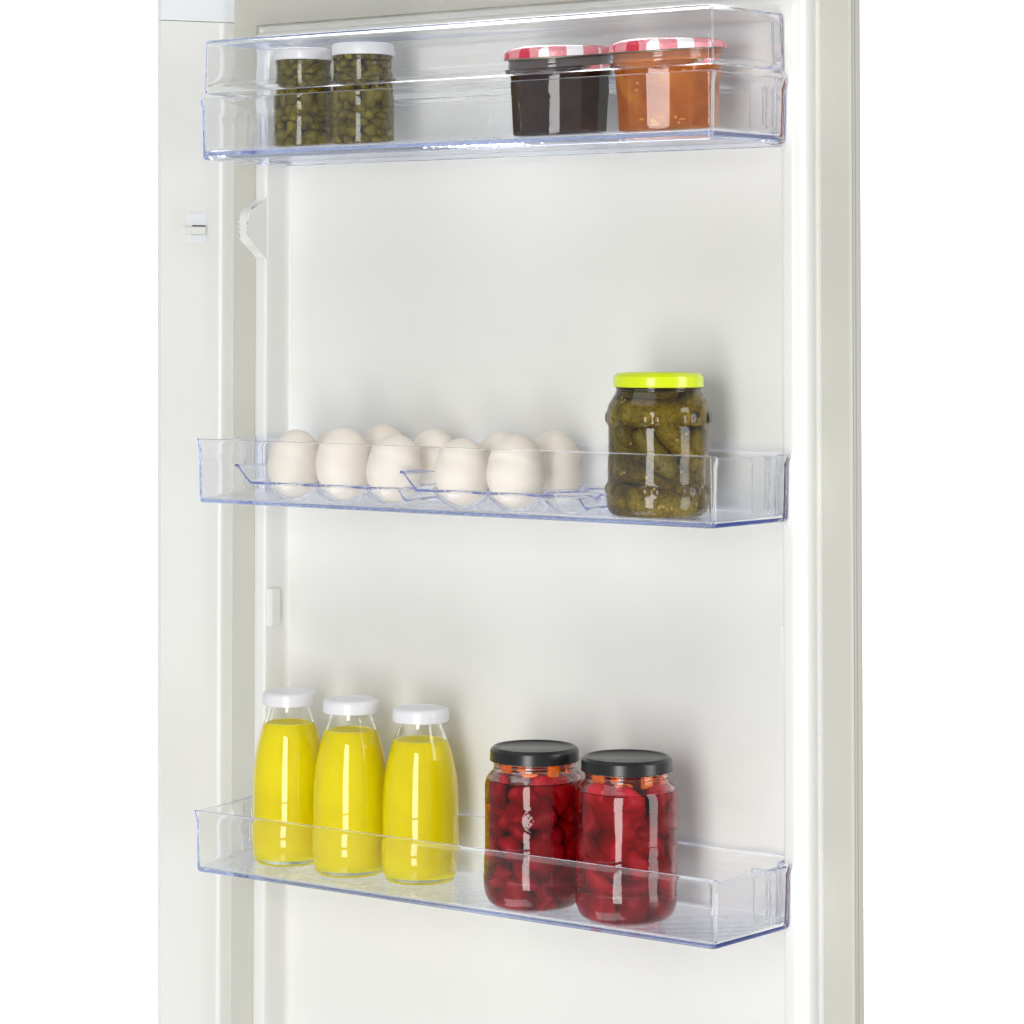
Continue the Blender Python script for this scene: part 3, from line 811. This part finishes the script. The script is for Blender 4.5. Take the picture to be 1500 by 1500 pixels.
lug_lid(pj, 32.6, 92.6, 102.6, M['lid_green'])
G = [sausage_mesh('gherkin', 52, 9.2, 3.0, k, M['gherkin'], bumpy=0.065) for k in range(4)]
# (x right, y away from the room, z up, yaw, tilt, roll, scale)
gh = [(-4, -20, 72.0, 4, 3, 0, .95), (17, -15, 75, 14, -38, 0, .74), (-19, -16, 50, 12, 48, 0, .92), (-4, -25, 46, -8, 52, 0, .85), (13, -22, 52, 12, 50, 0, .9), (24, -14, 42, 30, 80, 0, .85),
      (-13, -22, 31, -14, 12, 0, .95), (-24, -9, 62, -30, 75, 0, .85), (12, -22, 27, 10, -16, 0, .9), (2, -20, 11, 0, 5, 0, .98), (22, -8, 16, 50, 8, 0, .8), (-20, -8, 13, -40, 6, 0, .8),
      (0, 0, 62, 60, 30, 0, 1), (0, 2, 36, 20, 60, 0, 1), (0, 4, 17, 80, 10, 0, 1), (-16, 12, 40, 10, 85, 0, 1), (16, 12, 45, 10, 85, 0, 1), (0, 20, 60, 0, 20, 0, 1), (0, 20, 30, 0, -20, 0, 1), (2, 2, 84, 30, 0, 0, .8), (-3, -16, 86.5, -12, 2, 0, .62)]
for k, (x, y, z, yaw, tilt, roll, sc) in enumerate(gh):
    fit_inside(put('gherkin', G[k % 4], pj, (x, y, z), (R(roll), R(tilt), R(yaw)), (sc, sc, sc)), outer)
ms = blob_mesh('mustard_seed', 1.05, 1, M['mustard'], 0.1, 2)
for (x, z) in ((-21, 53), (11, 56), (-27, 32), (-25, 33), (-4.5, 21), (0, 9.5), (2, 9), (4.4, 7.6), (-1.2, 8.4), (7.6, 7.8), (-15, 10.5), (-26, 84), (-24, 82.5), (-25.5, 81), (18, 60), (30, 22), (25.5, 10), (-10, 30), (15, 35)):
    rr = 35.2 if z < 75 else 30.3
    rr = min(rr, 26 + z) if z < 10 else rr
    y = -math.sqrt(max(1, rr * rr - x * x)) if abs(x) < rr else -4
    put('mustard_seed', ms, pj, (x * 0.99, y * 0.985, z))

# --- red jars
def make_red(label, X, Y, H, seed, emblem=False):
    t = thing('red_pepper_jar', label, 'pepper jar', (X, Y, -434.15), RZ, 'black lidded jars of red peppers')
    ctrl = [(0, 2.2), (23, 1.2), (26.5, 0.0, 1), (29.0, 0.7), (32.8, 3.2), (35.4, 8.0), (36.7, 14.5), (36.9, 22), (36.5, 26), (36.5, 74), (36.6, 84), (36.3, 89), (34.8, 93.6), (32.2, 96.8), (30.4, 99.0), (29.8, 101.0), (30.2, 102.4), (30.2, 103.4), (29.7, 104.4), (29.7, 105.2), (30.3, 106.2), (30.2, 107.4), (29.2, 108.2, 1), (29.2, 113.2, 1)]
    outer = smooth_profile(ctrl, 4)
    fine = []
    for (r0_, z0_), (r1_, z1_) in zip(outer, outer[1:]):
        n = max(1, int(abs(z1_ - z0_) / 1.0))
        for k in range(n): fine.append((r0_ + (r1_ - r0_) * k / n, z0_ + (z1_ - z0_) * k / n))
    fine.append(outer[-1])
    inner = [(27.2, 113.2), (27.4, 104), (27.6, 100.5), (29.6, 97.5), (32.0, 94.0), (33.4, 92.0), (33.0, 91.2), (31.5, 90.8), (0, 90.8)]
    def rf(r, z, a):
        if r < 30: return r
        s = 0.0
        d = ((a + math.pi / 2 + 0.02 + math.pi) % (2 * math.pi)) - math.pi
        if emblem and 54 < z < 84:
            x = d * 36.5; zz = z - 67
            q = math.hypot(x * 0.9, zz)
            s += 0.35 * math.exp(-((q - 8.0) / 0.9) ** 2) + 0.30 * math.exp(-(q / 5.0) ** 2) * (0.5 + math.sin(x * 1.6) * math.cos(zz * 1.4))
        # shallow round panel pressed into the wall
        q = math.hypot(d * 36.5 - 1, z - 66)
        s += 0.10 * math.exp(-((q - 27.0) / 0.7) ** 2) if 34 < z < 62 else 0
        s += 0.12 * noise.noise(Vector((a * 5, z * 0.04, seed)))
        return r + s
    bm = bmesh.new(); lathe(bm, fine + inner, 200, rf)
    link_mesh('glass_body', bm, M['brine_red'], t, angle=50)
    lug_lid(t, 32.7, 105.4, H, M['lid_black'])
    rnd = random.Random(seed)
    bl = [blob_mesh('red_pepper', 1.0, k + seed, M['redfruit'], 0.75, 3, 0.9) for k in range(4)]
    for lay in range(6):
        z = 13 + lay * 14.2
        cnt = 7
        off = rnd.uniform(0, 1)
        for j in range(cnt):
            a = 2 * math.pi * (j + off + 0.5 * (lay % 2)) / cnt
            rs = rnd.uniform(10.5, 13.5)
            rr = 34.2 - rs
            pp = put('red_pepper', bl[rnd.randrange(4)], t, (rr * math.cos(a), rr * math.sin(a), z + rnd.uniform(-2.5, 2.5)), (rnd.uniform(0, 3), rnd.uniform(0, 3), rnd.uniform(0, 3)), (rs * rnd.uniform(.85, 1.15), rs * rnd.uniform(.6, 0.95), rs * rnd.uniform(.75, 1.2)))
            fit_inside(pp, outer)
        put('red_pepper', bl[lay % 4], t, (0, 0, z), (rnd.uniform(0, 3), 0, 0), (12, 12, 10))
    for (x, y, w, h, zc) in ((-20, -13, 9, 9, 103), (13.5, -18, 8, 12, 101), (-3, -21, 10, 3.5, 97.0), (24, -8, 4, 7, 100), (-9, -18, 6, 5, 104), (4, 18, 10, 8, 101), (-16, 14, 9, 9, 101), (19, 12, 8, 9, 102)):
        bm = bmesh.new(); w *= 1.25; h *= 1.2; box(bm, -w / 2, w / 2, -1.9, 1.9, -h / 2, h / 2, 1.2, 2)
        for v in bm.verts: v.co += Vector((noise.noise(v.co * 0.3 + Vector((x, y, seed))),) * 3) * 0.8
        o = link_mesh('orange_strip', bm, M['carrot'], t, angle=60)
        o.location = Vector((x, y, zc)) * S; o.rotation_euler = (R(rnd.uniform(-12, 12)), R(rnd.uniform(-8, 8)), math.atan2(x, -y) if y < 0 else 0.3)
    return t
make_red('left jar of red peppers, closer to the yellow juice bottles', 292.5, -47, 115.6, 5, True)
make_red('right jar of red peppers, nearest the end of the lowest bin', 372.6, -47, 115.6, 12)
